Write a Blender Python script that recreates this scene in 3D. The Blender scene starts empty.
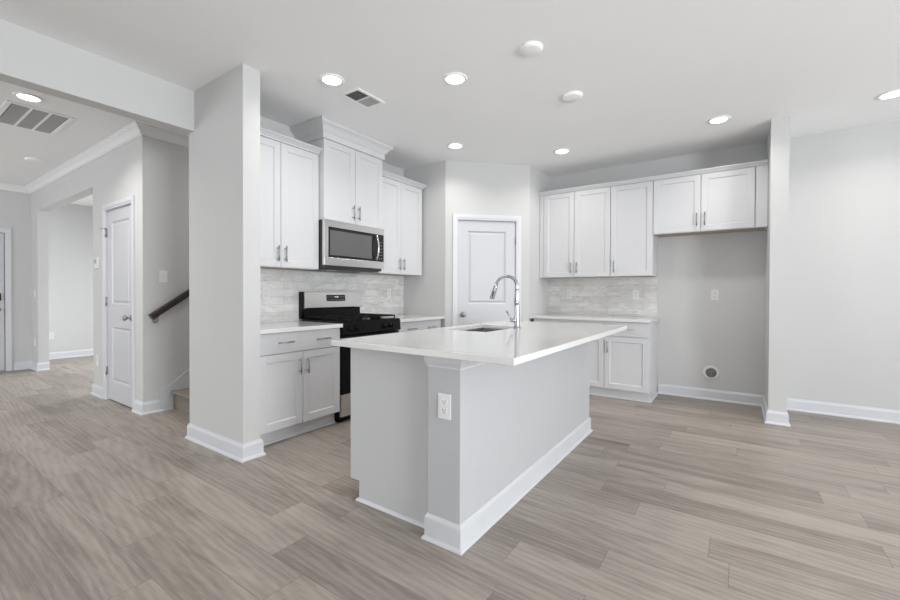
import bpy, bmesh, math, random
from mathutils import Vector, Matrix
random.seed(7)
sc = bpy.context.scene
COL = sc.collection
R = math.radians
PI = math.pi

# ------------------------------------------------------------------ camera
F_PX, CX, CY = 415.76, 450.0, 297.13
CAM_Z = 1.17
yaw, pitch, roll = R(34.614), R(-0.54), R(0.183)
cd = bpy.data.cameras.new('camera'); cam = bpy.data.objects.new('camera', cd); COL.objects.link(cam)
cd.sensor_fit = 'HORIZONTAL'; cd.sensor_width = 36.0
cd.lens = F_PX / 900.0 * 36.0
cd.shift_x = 0.0
cd.shift_y = -(300.0 - CY) / 900.0
cd.clip_start = 0.05; cd.clip_end = 100
right = Vector((math.cos(yaw), math.sin(yaw), 0)); fwd0 = Vector((-math.sin(yaw), math.cos(yaw), 0)); up0 = Vector((0, 0, 1))
fwd = fwd0 * math.cos(pitch) + up0 * math.sin(pitch); upv = up0 * math.cos(pitch) - fwd0 * math.sin(pitch)
r3 = right * math.cos(roll) + upv * math.sin(roll); u3 = upv * math.cos(roll) - right * math.sin(roll)
M = Matrix((r3, u3, -fwd)).transposed().to_4x4(); M.translation = Vector((0, 0, CAM_Z))
cam.matrix_world = M
sc.camera = cam

# ------------------------------------------------------------------ world, daylight, exposure
W = bpy.data.worlds.new('sky'); sc.world = W; W.use_nodes = True
bg = W.node_tree.nodes['Background']; bg.inputs[0].default_value = (0.93, 0.96, 1.0, 1); bg.inputs[1].default_value = 1.0

def area_light(name, loc, rot, sx, sy, power, color=(1, 1, 1), spread=180):
    l = bpy.data.lights.new(name, 'AREA'); l.shape = 'RECTANGLE'; l.size = sx; l.size_y = sy
    l.energy = power; l.color = color; l.spread = R(spread)
    o = bpy.data.objects.new(name, l); COL.objects.link(o); o.location = loc; o.rotation_euler = rot
    return o
DAY = (0.93, 0.965, 1.0)
# daylight area lights outside unseen openings, positions chosen for their light
area_light('daylight_added_opening', (4.75, 2.8, 1.30), (0, R(106), 0), 2.3, 3.0, 55, DAY)  # unseen opening added to light the back wall but not the island end
area_light('daylight_right_window', (4.75, 0.0, 1.45), (0, R(108), 0), 1.9, 2.0, 260, DAY)
area_light('daylight_rear_wall', (1.3, -5.25, 1.25), (R(112), 0, 0), 4.4, 2.3, 42, DAY)
area_light('daylight_side_room', (-8.0, 5.25, 1.5), (R(-66), 0, R(6)), 1.8, 1.6, 105, DAY, 120)
area_light('stair_fill_light', (-4.0, 3.0, 2.735), (0, 0, 0), 0.14, 0.14, 9, (1.0, 0.98, 0.95))  # added fill without a fixture, brightens the dark stairwell wall
area_light('daylight_entry', (-6.6, -5.25, 1.4), (R(98), 0, 0), 2.2, 2.0, 140, DAY)

sc.view_settings.view_transform = 'Standard'
sc.view_settings.look = 'None'
sc.view_settings.gamma = 1.0
sc.view_settings.use_curve_mapping = False
sc.view_settings.exposure = 0.13

# ------------------------------------------------------------------ materials
def mat(name, col, rough=0.5, metal=0.0, spec=0.5, bump=0.0, bscale=200.0, var=0.0, vscale=3.0, emit=None, estr=0, coat=0.0, aniso=0.0):
    m = bpy.data.materials.new(name); m.use_nodes = True
    nt = m.node_tree; b = nt.nodes['Principled BSDF']
    b.inputs['Base Color'].default_value = (*col, 1); b.inputs['Roughness'].default_value = rough
    b.inputs['Metallic'].default_value = metal
    b.inputs['Specular IOR Level'].default_value = spec
    b.inputs['Coat Weight'].default_value = coat
    b.inputs['Anisotropic'].default_value = aniso
    if emit:
        b.inputs['Emission Color'].default_value = (*emit, 1); b.inputs['Emission Strength'].default_value = estr
    tc = nt.nodes.new('ShaderNodeTexCoord')
    n = nt.nodes.new('ShaderNodeTexNoise'); n.inputs['Scale'].default_value = vscale; n.inputs['Detail'].default_value = 4
    nt.links.new(tc.outputs['Object'], n.inputs['Vector'])
    mr = nt.nodes.new('ShaderNodeMapRange'); mr.inputs[3].default_value = 1 - var; mr.inputs[4].default_value = 1 + var
    nt.links.new(n.outputs[0], mr.inputs[0])
    mx = nt.nodes.new('ShaderNodeVectorMath'); mx.operation = 'SCALE'; mx.inputs[0].default_value = col
    nt.links.new(mr.outputs[0], mx.inputs['Scale'])
    nt.links.new(mx.outputs[0], b.inputs['Base Color'])
    if bump:
        n2 = nt.nodes.new('ShaderNodeTexNoise'); n2.inputs['Scale'].default_value = bscale; n2.inputs['Detail'].default_value = 3
        nt.links.new(tc.outputs['Object'], n2.inputs['Vector'])
        bp = nt.nodes.new('ShaderNodeBump'); bp.inputs['Strength'].default_value = bump; bp.inputs['Distance'].default_value = 0.002
        nt.links.new(n2.outputs[0], bp.inputs['Height']); nt.links.new(bp.outputs[0], b.inputs['Normal'])
    return m

WALLP = mat('wall_paint', (0.605, 0.605, 0.60), 0.75, spec=0.25, bump=0.08, bscale=260, var=0.01)
CEILP = mat('ceiling_paint', (0.93, 0.935, 0.935), 0.9, spec=0.1, bump=0.08, bscale=200, var=0.01)
TRIM = mat('trim_paint', (0.67, 0.68, 0.71), 0.35, spec=0.4, var=0.005)
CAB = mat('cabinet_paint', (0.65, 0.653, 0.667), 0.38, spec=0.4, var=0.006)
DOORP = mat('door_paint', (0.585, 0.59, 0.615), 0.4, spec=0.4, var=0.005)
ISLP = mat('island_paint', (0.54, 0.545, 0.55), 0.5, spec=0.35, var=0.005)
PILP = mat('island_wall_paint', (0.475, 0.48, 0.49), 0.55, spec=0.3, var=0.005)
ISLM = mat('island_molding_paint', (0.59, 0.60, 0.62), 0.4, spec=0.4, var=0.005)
SATIN = mat('satin_sink_steel', (0.50, 0.50, 0.49), 0.32, metal=1.0, var=0.02, vscale=30)
RAW = mat('raw_plywood', (0.46, 0.385, 0.31), 0.7, var=0.08, vscale=25)
STEEL = mat('brushed_steel', (0.74, 0.735, 0.725), 0.22, metal=1.0, var=0.03, vscale=40, aniso=0.6)
CHROME = mat('chrome', (0.42, 0.43, 0.44), 0.16, metal=1.0, var=0.01)
NICKEL = mat('satin_nickel', (0.36, 0.355, 0.345), 0.3, metal=1.0, var=0.02)
BLACK = mat('black_enamel', (0.005, 0.005, 0.0055), 0.2, spec=0.18, var=0.05)
IRON = mat('cast_iron', (0.007, 0.007, 0.007), 0.55, spec=0.15, bump=0.3, bscale=400, var=0.1)
BGLASS = mat('dark_glass', (0.012, 0.012, 0.013), 0.06, spec=0.4, var=0.02)
DGREY = mat('dark_grey_case', (0.035, 0.035, 0.036), 0.45, var=0.05)
PLAST = mat('white_plastic', (0.76, 0.76, 0.76), 0.35, var=0.005)
VENTW = mat('vent_enamel', (0.95, 0.95, 0.95), 0.4, var=0.003)
CROWNP = mat('crown_paint', (0.84, 0.845, 0.85), 0.4, spec=0.4, var=0.004)
SLOT = mat('slot_dark', (0.03, 0.03, 0.03), 0.6, var=0.05)
VENTD = mat('duct_grey', (0.20, 0.20, 0.20), 0.8, var=0.05)
VENTB = mat('louver_grey', (0.50, 0.50, 0.50), 0.6, var=0.02)
RAILW = mat('dark_stained_rail', (0.035, 0.024, 0.02), 0.3, var=0.25, vscale=30)
SHADOWG = mat('gap_grey', (0.25, 0.25, 0.26), 0.8, var=0.02)
FROST = mat('lamp_diffuser', (0.9, 0.9, 0.88), 0.5, emit=(1.0, 0.98, 0.94), estr=9.0)
SCREEN = mat('clock_display', (0.02, 0.02, 0.022), 0.15, var=0.02)
DIGIT = mat('clock_digit', (0.5, 0.6, 0.65), 0.4, emit=(0.75, 0.9, 1.0), estr=1.2)
PRINT = mat('printed_grey', (0.35, 0.35, 0.35), 0.5)
BRASSV = mat('valve_metal', (0.32, 0.31, 0.30), 0.35, metal=1.0, var=0.1, vscale=60)

def carpet_mat():
    m = mat('stair_carpet', (0.25, 0.22, 0.19), 0.95, spec=0.05, bump=1.0, bscale=350, var=0.45, vscale=120)
    return m
CARPET = carpet_mat()

def quartz():
    m = mat('white_quartz', (0.735, 0.735, 0.725), 0.05, spec=0.5, var=0.025, vscale=60)
    return m
QUARTZ = quartz()

def node(nt, t, **kw):
    n = nt.nodes.new(t)
    for k, v in kw.items(): setattr(n, k, v)
    return n

def floor_mat():
    m = bpy.data.materials.new('plank_floor'); m.use_nodes = True; nt = m.node_tree; L = nt.links
    b = nt.nodes['Principled BSDF']
    tc = node(nt, 'ShaderNodeTexCoord'); sp = node(nt, 'ShaderNodeSeparateXYZ'); L.new(tc.outputs['Object'], sp.inputs[0])
    def mth(op, a, c=None, d=None):
        n = node(nt, 'ShaderNodeMath', operation=op)
        for i, v in enumerate((a, c, d)):
            if v is None: continue
            if hasattr(v, 'node'): L.new(v, n.inputs[i])
            else: n.inputs[i].default_value = v
        return n.outputs[0]
    PW, PL = 0.1835, 1.22
    yy = mth('DIVIDE', mth('SUBTRACT', sp.outputs[1], 0.516 - 20 * PW), PW)
    row = mth('FLOOR', yy); fy = mth('FRACT', yy)
    wn = node(nt, 'ShaderNodeTexWhiteNoise', noise_dimensions='1D'); L.new(row, wn.inputs['W'])
    xx = mth('ADD', mth('DIVIDE', mth('ADD', sp.outputs[0], 30.0), PL), mth('MULTIPLY', wn.outputs[0], 7.3))
    colm = mth('FLOOR', xx); fx = mth('FRACT', xx)
    cb = node(nt, 'ShaderNodeCombineXYZ'); L.new(row, cb.inputs[0]); L.new(colm, cb.inputs[1])
    w2 = node(nt, 'ShaderNodeTexWhiteNoise', noise_dimensions='3D'); L.new(cb.outputs[0], w2.inputs['Vector'])
    # grain coordinates, stretched along the plank and shifted per plank
    sc3 = node(nt, 'ShaderNodeVectorMath', operation='MULTIPLY'); L.new(tc.outputs['Object'], sc3.inputs[0]); sc3.inputs[1].default_value = (1.0, 7.5, 1)
    sh = node(nt, 'ShaderNodeVectorMath', operation='SCALE'); L.new(w2.outputs['Color'], sh.inputs[0]); sh.inputs['Scale'].default_value = 37.0
    ad = node(nt, 'ShaderNodeVectorMath', operation='ADD'); L.new(sc3.outputs[0], ad.inputs[0]); L.new(sh.outputs[0], ad.inputs[1])
    n1 = node(nt, 'ShaderNodeTexNoise'); n1.inputs['Scale'].default_value = 1.6; n1.inputs['Detail'].default_value = 5; n1.inputs['Roughness'].default_value = 0.6; n1.inputs['Distortion'].default_value = 0.8
    L.new(ad.outputs[0], n1.inputs['Vector'])
    sc4 = node(nt, 'ShaderNodeVectorMath', operation='MULTIPLY'); L.new(ad.outputs[0], sc4.inputs[0]); sc4.inputs[1].default_value = (1.3, 3.2, 1)
    n2 = node(nt, 'ShaderNodeTexNoise'); n2.inputs['Scale'].default_value = 7; n2.inputs['Detail'].default_value = 6; n2.inputs['Roughness'].default_value = 0.7; n2.inputs['Distortion'].default_value = 0.4
    L.new(sc4.outputs[0], n2.inputs['Vector'])
    wv = node(nt, 'ShaderNodeTexWave', wave_type='RINGS', rings_direction='Z'); wv.inputs['Scale'].default_value = 1.4; wv.inputs['Distortion'].default_value = 7; wv.inputs['Detail'].default_value = 3; wv.inputs['Detail Scale'].default_value = 0.9
    L.new(ad.outputs[0], wv.inputs['Vector'])
    # knots
    kn = node(nt, 'ShaderNodeTexVoronoi'); kn.inputs['Scale'].default_value = 0.55
    L.new(ad.outputs[0], kn.inputs['Vector'])
    knot = node(nt, 'ShaderNodeMapRange'); L.new(kn.outputs['Distance'], knot.inputs[0]); knot.inputs[1].default_value = 0.0; knot.inputs[2].default_value = 0.17; knot.inputs[3].default_value = 0.5; knot.inputs[4].default_value = 0.0
    v = mth('ADD', mth('MULTIPLY', mth('SUBTRACT', n1.outputs[0], 0.5), 0.85), mth('MULTIPLY', mth('SUBTRACT', n2.outputs[0], 0.5), 0.62))
    v = mth('ADD', v, mth('MULTIPLY', mth('SUBTRACT', wv.outputs['Fac'], 0.5), 0.13))
    v = mth('ADD', v, mth('MULTIPLY', mth('SUBTRACT', w2.outputs['Value'], 0.5), 0.26))
    v = mth('SUBTRACT', v, knot.outputs[0])
    v = mth('ADD', v, 0.5)
    cr = node(nt, 'ShaderNodeValToRGB'); L.new(v, cr.inputs[0])
    e = cr.color_ramp.elements
    e[0].position = 0.0; e[0].color = (0.15, 0.122, 0.103, 1)
    e[1].position = 1.0; e[1].color = (0.50, 0.445, 0.395, 1)
    a = e.new(0.35); a.color = (0.262, 0.224, 0.194, 1)
    a = e.new(0.6); a.color = (0.372, 0.326, 0.285, 1)
    # seams
    s1 = mth('LESS_THAN', fy, 0.013); s2 = mth('LESS_THAN', fx, 0.0022)
    seam = mth('MAXIMUM', s1, s2)
    mx = node(nt, 'ShaderNodeMix', data_type='RGBA'); L.new(mth('MULTIPLY', seam, 0.55), mx.inputs[0]); L.new(cr.outputs[0], mx.inputs[6]); mx.inputs[7].default_value = (0.09, 0.07, 0.06, 1)
    L.new(mx.outputs[2], b.inputs['Base Color'])
    b.inputs['Roughness'].default_value = 0.42; b.inputs['Specular IOR Level'].default_value = 0.45
    bp = node(nt, 'ShaderNodeBump'); bp.inputs['Strength'].default_value = 0.25; bp.inputs['Distance'].default_value = 0.001
    L.new(mth('SUBTRACT', n2.outputs[0], mth('MULTIPLY', seam, 1.0)), bp.inputs['Height']); L.new(bp.outputs[0], b.inputs['Normal'])
    return m
FLOOR = floor_mat()

def tile_mat(name, axis):
    m = bpy.data.materials.new(name); m.use_nodes = True; nt = m.node_tree; L = nt.links
    b = nt.nodes['Principled BSDF']
    tc = node(nt, 'ShaderNodeTexCoord'); sp = node(nt, 'ShaderNodeSeparateXYZ'); L.new(tc.outputs['Object'], sp.inputs[0])
    cb = node(nt, 'ShaderNodeCombineXYZ'); L.new(sp.outputs[axis], cb.inputs[0]); 
    sub = node(nt, 'ShaderNodeMath', operation='SUBTRACT'); L.new(sp.outputs[2], sub.inputs[0]); sub.inputs[1].default_value = 0.917
    L.new(sub.outputs[0], cb.inputs[1])
    br = node(nt, 'ShaderNodeTexBrick'); br.offset = 0.37; br.offset_frequency = 2
    br.inputs['Scale'].default_value = 1.0; br.inputs['Brick Width'].default_value = 0.305; br.inputs['Row Height'].default_value = 0.0718
    br.inputs['Mortar Size'].default_value = 0.0016; br.inputs['Mortar Smooth'].default_value = 0.3; br.inputs['Bias'].default_value = 0.0
    br.inputs['Color1'].default_value = (0.63, 0.62, 0.61, 1); br.inputs['Color2'].default_value = (0.74, 0.735, 0.725, 1); br.inputs['Mortar'].default_value = (0.52, 0.51, 0.50, 1)
    L.new(cb.outputs[0], br.inputs['Vector'])
    st = node(nt, 'ShaderNodeVectorMath', operation='MULTIPLY'); L.new(cb.outputs[0], st.inputs[0]); st.inputs[1].default_value = (1.0, 2.6, 1)
    n = node(nt, 'ShaderNodeTexNoise'); n.inputs['Scale'].default_value = 6; n.inputs['Detail'].default_value = 6; n.inputs['Distortion'].default_value = 1.5
    L.new(st.outputs[0], n.inputs['Vector'])
    mr = node(nt, 'ShaderNodeMapRange'); L.new(n.outputs[0], mr.inputs[0]); mr.inputs[1].default_value = 0.3; mr.inputs[2].default_value = 0.7; mr.inputs[3].default_value = 0.86; mr.inputs[4].default_value = 1.12
    vs = node(nt, 'ShaderNodeVectorMath', operation='SCALE'); L.new(br.outputs['Color'], vs.inputs[0]); L.new(mr.outputs[0], vs.inputs['Scale'])
    L.new(vs.outputs[0], b.inputs['Base Color']); b.inputs['Roughness'].default_value = 0.22
    bp = node(nt, 'ShaderNodeBump'); bp.inputs['Strength'].default_value = 0.5; bp.inputs['Distance'].default_value = 0.002; bp.invert = True
    L.new(br.outputs['Fac'], bp.inputs['Height']); L.new(bp.outputs[0], b.inputs['Normal'])
    return m
TILE_Y = tile_mat('marbled_subway_tile_left', 1)
TILE_X = tile_mat('marbled_subway_tile_back', 0)

# ------------------------------------------------------------------ mesh helpers
class MB:
    def __init__(s): s.bm = bmesh.new(); s.mats = []; s.mi = 0
    def use(s, m):
        if m not in s.mats: s.mats.append(m)
        s.mi = s.mats.index(m); return s
    def _tag(s, faces):
        for f in faces: f.material_index = s.mi
    def box(s, x0, x1, y0, y1, z0, z1, bev=0.0):
        x0, x1 = min(x0, x1), max(x0, x1); y0, y1 = min(y0, y1), max(y0, y1); z0, z1 = min(z0, z1), max(z0, z1)
        t = bmesh.new()
        bmesh.ops.create_cube(t, size=1.0)
        for v in t.verts: v.co = Vector(((x0 + x1) / 2 + v.co.x * (x1 - x0), (y0 + y1) / 2 + v.co.y * (y1 - y0), (z0 + z1) / 2 + v.co.z * (z1 - z0)))
        if bev: bmesh.ops.bevel(t, geom=list(t.edges), offset=bev, segments=2, affect='EDGES', profile=0.6)
        s.merge(t); return s
    def merge(s, t):
        vm = {v: s.bm.verts.new(v.co) for v in t.verts}
        for f in t.faces:
            try:
                nf = s.bm.faces.new([vm[v] for v in f.verts]); nf.material_index = s.mi; nf.smooth = f.smooth
            except ValueError: pass
        t.free()
    def poly(s, pts):
        f = s.bm.faces.new([s.bm.verts.new(p) for p in pts]); f.material_index = s.mi; return s
    def prism(s, pts2, axis, a, b):
        """extrude a polygon (2-D points) along axis (0,1,2) from a to b"""
        def mk(p, q):
            if axis == 0: return (q, p[0], p[1])
            if axis == 1: return (p[0], q, p[1])
            return (p[0], p[1], q)
        A = [s.bm.verts.new(mk(p, a)) for p in pts2]; B = [s.bm.verts.new(mk(p, b)) for p in pts2]
        fs = [s.bm.faces.new(A), s.bm.faces.new(B[::-1])]
        n = len(A)
        for i in range(n): fs.append(s.bm.faces.new([A[i], B[i], B[(i + 1) % n], A[(i + 1) % n]]))
        s._tag(fs); return s
    def cyl(s, p, q, r, seg=20, r2=None, smooth=True):
        p, q = Vector(p), Vector(q); d = q - p
        t = bmesh.new()
        bmesh.ops.create_cone(t, cap_ends=True, segments=seg, radius1=r, radius2=r if r2 is None else r2, depth=d.length)
        Mx = Matrix.Translation((p + q) / 2) @ d.to_track_quat('Z', 'Y').to_matrix().to_4x4()
        t.transform(Mx)
        for f in t.faces: f.smooth = smooth and len(f.verts) == 4
        s.merge(t); return s
    def tube(s, path, r, seg=16):
        """smooth tube along a path of points; r is a number or a list"""
        path = [Vector(p) for p in path]; n = len(path)
        rs = r if isinstance(r, (list, tuple)) else [r] * n
        rings = []; prev = None
        for i, p in enumerate(path):
            d = (path[min(i + 1, n - 1)] - path[max(i - 1, 0)]).normalized()
            if prev is None: a = d.orthogonal().normalized()
            else: a = (prev - d * prev.dot(d)).normalized()
            prev = a; b = d.cross(a)
            rings.append([s.bm.verts.new(p + (a * math.cos(2 * PI * k / seg) + b * math.sin(2 * PI * k / seg)) * rs[i]) for k in range(seg)])
        fs = []
        for i in range(n - 1):
            for k in range(seg):
                f = s.bm.faces.new([rings[i][k], rings[i][(k + 1) % seg], rings[i + 1][(k + 1) % seg], rings[i + 1][k]]); f.smooth = True; fs.append(f)
        fs.append(s.bm.faces.new(rings[0][::-1])); fs.append(s.bm.faces.new(rings[-1]))
        s._tag(fs); return s
    def lathe(s, prof, mat4=None, seg=32):
        """prof: (r, z) list revolved round local z, then transformed"""
        t = bmesh.new(); rings = []
        for r, z in prof:
            if r < 1e-6: rings.append([t.verts.new((0, 0, z))])
            else: rings.append([t.verts.new((r * math.cos(2 * PI * k / seg), r * math.sin(2 * PI * k / seg), z)) for k in range(seg)])
        for i in range(len(rings) - 1):
            A, B = rings[i], rings[i + 1]
            for k in range(seg):
                k2 = (k + 1) % seg
                if len(A) == 1 and len(B) == 1: continue
                if len(A) == 1: f = t.faces.new([A[0], B[k], B[k2]])
                elif len(B) == 1: f = t.faces.new([A[k], B[0], A[k2]])
                else: f = t.faces.new([A[k], B[k], B[k2], A[k2]])
                f.smooth = True
        if mat4 is not None: t.transform(mat4)
        s.merge(t); return s
    def sweep(s, prof, path, closed_ends=True):
        """profile (d, z) swept along an XY path with mitred corners; d goes to the left of travel"""
        P = [Vector(p) for p in path]; n = len(P); rings = []
        for i in range(n):
            ns = []
            if i > 0: d = (P[i] - P[i - 1]).normalized(); ns.append(Vector((-d.y, d.x)))
            if i < n - 1: d = (P[i + 1] - P[i]).normalized(); ns.append(Vector((-d.y, d.x)))
            if len(ns) == 2:
                m = (ns[0] + ns[1]); m = m / (m.dot(ns[0])) if m.length > 1e-6 else ns[0]
            else: m = ns[0]
            rings.append([s.bm.verts.new((P[i].x + m.x * d0, P[i].y + m.y * d0, z)) for d0, z in prof])
        fs = []; k = len(prof)
        for i in range(n - 1):
            for j in range(k):
                fs.append(s.bm.faces.new([rings[i][j], rings[i + 1][j], rings[i + 1][(j + 1) % k], rings[i][(j + 1) % k]]))
        fs.append(s.bm.faces.new(rings[0])); fs.append(s.bm.faces.new(rings[-1][::-1]))
        s._tag(fs); return s
    def build(s, name, m=None, parent=None, origin=None):
        """origin: shift so that the mesh's own origin sits there (top-level world meshes)"""
        if m is not None and not s.mats: s.mats = [m]
        bmesh.ops.recalc_face_normals(s.bm, faces=list(s.bm.faces))
        me = bpy.data.meshes.new(name)
        if origin is not None:
            bmesh.ops.translate(s.bm, verts=list(s.bm.verts), vec=-Vector(origin))
        s.bm.to_mesh(me); s.bm.free()
        for q in s.mats: me.materials.append(q)
        o = bpy.data.objects.new(name, me); COL.objects.link(o)
        if origin is not None: o.location = origin
        if parent is not None: o.parent = parent
        return o

def thing(name, label, cat, loc=(0, 0, 0), rz=0.0, group=None):
    o = bpy.data.objects.new(name, None); COL.objects.link(o); o.location = loc; o.rotation_euler = (0, 0, rz)
    o.empty_display_size = 0.1
    o['label'] = label; o['category'] = cat
    if group: o['group'] = group
    return o
def tag(o, label, cat, group=None):
    o['label'] = label; o['category'] = cat
    if group: o['group'] = group
    return o
def struct(o, label=None, cat=None):
    o['kind'] = 'structure'
    if label: o['label'] = label
    if cat: o['category'] = cat
    return o
def copy_tree(o, parent=None):
    c = o.copy(); COL.objects.link(c)
    if parent is not None: c.parent = parent
    for ch in list(o.children): copy_tree(ch, c)
    return c

H = 2.749           # ceiling height
# key planes
XW = -3.52          # stove wall
YB = 5.415          # kitchen back wall
PA, PB = Vector((-2.862, 4.046)), Vector((-2.11, 4.779))   # pantry diagonal
YH = 1.598          # hall wall with the closet door
XS = -4.66          # stairwell left wall
XF = -8.87          # entry wall
ZB = 2.436          # beam underside

# ------------------------------------------------------------------ structure
struct(MB().box(-9.95, 4.7, -5.2, 5.6, -0.12, 0.0).build('floor', FLOOR), 'wide plank floor in greige oak look', 'floor')
struct(MB().box(-9.95, 4.7, -5.2, 5.6, H, H + 0.12).build('ceiling', CEILP), 'smooth flat white ceiling', 'ceiling')
struct(MB().box(XW - 0.091, XW, 1.681, 4.15, 0, H).box(XW - 0.091, -2.813, 1.555, 1.681, 0, H).build('wall_left', WALLP), 'grey kitchen wall behind the range with its projecting end', 'wall')
struct(MB().box(XW - 0.091, PA.x - 0.003, 4.046, 4.15, 0, H).build('wall_pantry_left', WALLP), 'short grey wall left of the pantry door', 'wall')
struct(MB().box(PB.x - 0.1, PB.x, PB.y + 0.003, YB, 0, H).build('wall_pantry_right', WALLP), 'short grey wall right of the pantry door', 'wall')
struct(MB().box(-3.61, 4.5, YB, YB + 0.12, 0, H).build('wall_back', WALLP), 'grey back wall behind the fridge space', 'wall')
struct(MB().box(0.242, 0.373, 4.743, YB, 0, H).build('wall_fridge_side', WALLP), 'narrow grey wall end beside the fridge space', 'wall')
struct(MB().box(XW - 0.125, XW, -5.0, 1.555, ZB, H).build('trim_beam', WALLP), 'dropped grey ceiling beam between kitchen and hall', 'beam')
# diagonal pantry wall with its door opening (local frame: x along the wall, y into the wall)
pa_rz = math.atan2(PB.y - PA.y, PB.x - PA.x); pa_len = (PB - PA).length
w = MB().box(0, 0.138, 0, 0.1, 0, H).box(0.887, pa_len, 0, 0.1, 0, H).box(0.138, 0.887, 0, 0.1, 2.063, H).build('wall_pantry', WALLP)
w.location = (PA.x, PA.y, 0); w.rotation_euler = (0, 0, pa_rz); struct(w, 'diagonal grey wall around the pantry door', 'wall')
# hall wall (closet door) with opening to the side room
struct(MB().box(-6.07, -5.66, YH, YH + 0.12, 0, H).box(-5.66, -4.89, YH, YH + 0.12, 2.06, H).box(-4.89, XS, YH, YH + 0.12, 0, H)
       .box(-8.51, -6.07, YH, YH + 0.12, 2.372, H).box(XF, -8.51, YH, YH + 0.12, 0, H).build('wall_hall', WALLP), 'hall wall with the closet door and wide opening', 'wall')
struct(MB().box(-5.9, -4.75, 2.3, 2.35, 0, H).box(-5.95, -5.9, YH + .12, 2.35, 0, H).build('wall_closet', WALLP))
struct(MB().box(XS - 0.09, XS, YH + 0.12, 5.3, 0, H).build('wall_stair', WALLP), 'grey stairwell wall with handrail', 'wall')
struct(MB().box(XF - 0.12, XF, -5.0, 0.34, 0, H).box(XF - 0.12, XF, 1.33, YH + .12, 0, H).box(XF - 0.12, XF, 0.34, 1.33, 2.045, H).build('wall_entry', WALLP), 'grey entry wall around the front door', 'wall')
struct(MB().box(-9.92, -9.80, YH, 5.1, 0, H).build('wall_side_room', WALLP), 'pale wall of the room beyond the hall opening', 'wall')
struct(MB().box(-9.8, XF - .12, YH, YH + 0.12, 0, H).build('wall_side_room_near', WALLP))
struct(MB().box(-6.07, -5.95, YH + 0.12, 5.1, 0, H).build('wall_side_room_right', WALLP))
struct(MB().box(-9.8, -8.95, 5.0, 5.12, 0, H).box(-7.05, -5.95, 5.0, 5.12, 0, H).box(-8.95, -7.05, 5.0, 5.12, 0, 0.65).box(-8.95, -7.05, 5.0, 5.12, 2.35, H).build('wall_side_room_far', WALLP))
struct(MB().box(XS, XW - 0.091, 5.2, 5.3, 0, H).build('wall_stair_end', WALLP))
# unseen half of the room: right wall and rear wall, window openings placed for the light
def wall_openings_x(name, x0, x1, ya, yb, ops):
    m = MB(); y = ya
    for (o0, o1, z0, z1) in ops:
        m.box(x0, x1, y, o0, 0, H); m.box(x0, x1, o0, o1, 0, z0) if z0 > 0 else None; m.box(x0, x1, o0, o1, z1, H); y = o1
    m.box(x0, x1, y, yb, 0, H); return struct(m.build(name, WALLP))
def wall_openings_y(name, y0, y1, xa, xb, ops):
    m = MB(); x = xa
    for (o0, o1, z0, z1) in ops:
        m.box(x, o0, y0, y1, 0, H); m.box(o0, o1, y0, y1, 0, z0) if z0 > 0 else None; m.box(o0, o1, y0, y1, z1, H); x = o1
    m.box(x, xb, y0, y1, 0, H); return struct(m.build(name, WALLP))
RW = [(-1.0, 1.0, 0.5, 2.4), (1.3, 4.3, 0.02, 2.4)]  # second opening is added for the daylight it lets in
BW = [(-7.8, -5.4, 0.4, 2.4), (-0.9, 3.5, 0.02, 2.35)]
wall_openings_x('wall_right', 4.5, 4.62, -5.0, YB + .12, RW)
wall_openings_y('wall_rear', -5.12, -5.0, -9.0, 4.62, BW)
def window(n, a, b, z0, z1, axis, p, mull):
    f = MB(); t = 0.05
    def bx(u0, u1, w0, w1):
        if axis == 'x': f.box(p, p + 0.06, u0, u1, w0, w1)
        else: f.box(u0, u1, p, p + 0.06, w0, w1)
    bx(a, a + t, z0, z1); bx(b - t, b, z0, z1); bx(a + t, b - t, z0, z0 + t); bx(a + t, b - t, z1 - t, z1)
    for k in range(1, mull): c = a + (b - a) * k / mull; bx(c - t / 2, c + t / 2, z0 + t, z1 - t)
    return struct(f.build('window_%d' % n, TRIM))
for i, (a, b, z0, z1) in enumerate(RW): window(i + 1, a, b, z0, z1, 'x', 4.53, 2)
for i, (a, b, z0, z1) in enumerate(BW): window(i + 3, a, b, z0, z1, 'y', -5.09, 3)
window(5, -8.95, -7.05, 0.65, 2.35, 'y', 5.03, 2)

# ------------------------------------------------------------------ baseboards and crown
BB = [(0, 0.0005), (0.027, 0.0005), (0.027, 0.006), (0.024, 0.014), (0.018, 0.020), (0.0145, 0.022), (0.0145, 0.094), (0.0115, 0.103), (0.006, 0.111), (0.004, 0.120), (0, 0.120)]
def baseboard(name, path, lab=None):
    return struct(MB().sweep(BB, path).build(name, TRIM), lab, 'baseboard' if lab else None)
# d goes left of travel
baseboard('baseboard_column', [(-2.895, 1.681), (-2.813, 1.681), (-2.813, 1.555), (-3.611, 1.555), (-3.611, 2.0)][::-1][::-1] if False else [(-3.611, 1.84), (-3.611, 1.555), (-2.813, 1.555), (-2.813, 1.681), (-2.84, 1.681)][::-1], 'white baseboard wrapping the wall end left of the kitchen')
baseboard('baseboard_back', [(0.242, 4.743), (0.242, YB), (-0.762, YB)] if False else [(4.5, YB), (0.373, YB), (0.373, 4.743), (0.242, 4.743), (0.242, YB), (-0.752, YB)], 'white baseboard of the fridge space and back wall')
baseboard('baseboard_right', [(4.5, -5.0), (4.5, 1.28)])
baseboard('baseboard_rear', [(-5.0, -5.0), (-0.95, -5.0)])
baseboard('baseboard_hall', [(XS, 1.85), (XS, YH), (-4.87, YH)], 'white baseboard at the corner of the stair and hall walls')
baseboard('baseboard_hall_middle', [(-5.715, YH), (-6.07, YH), (-6.07, YH + 0.12)], 'white baseboard between closet door and hall opening')
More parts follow.
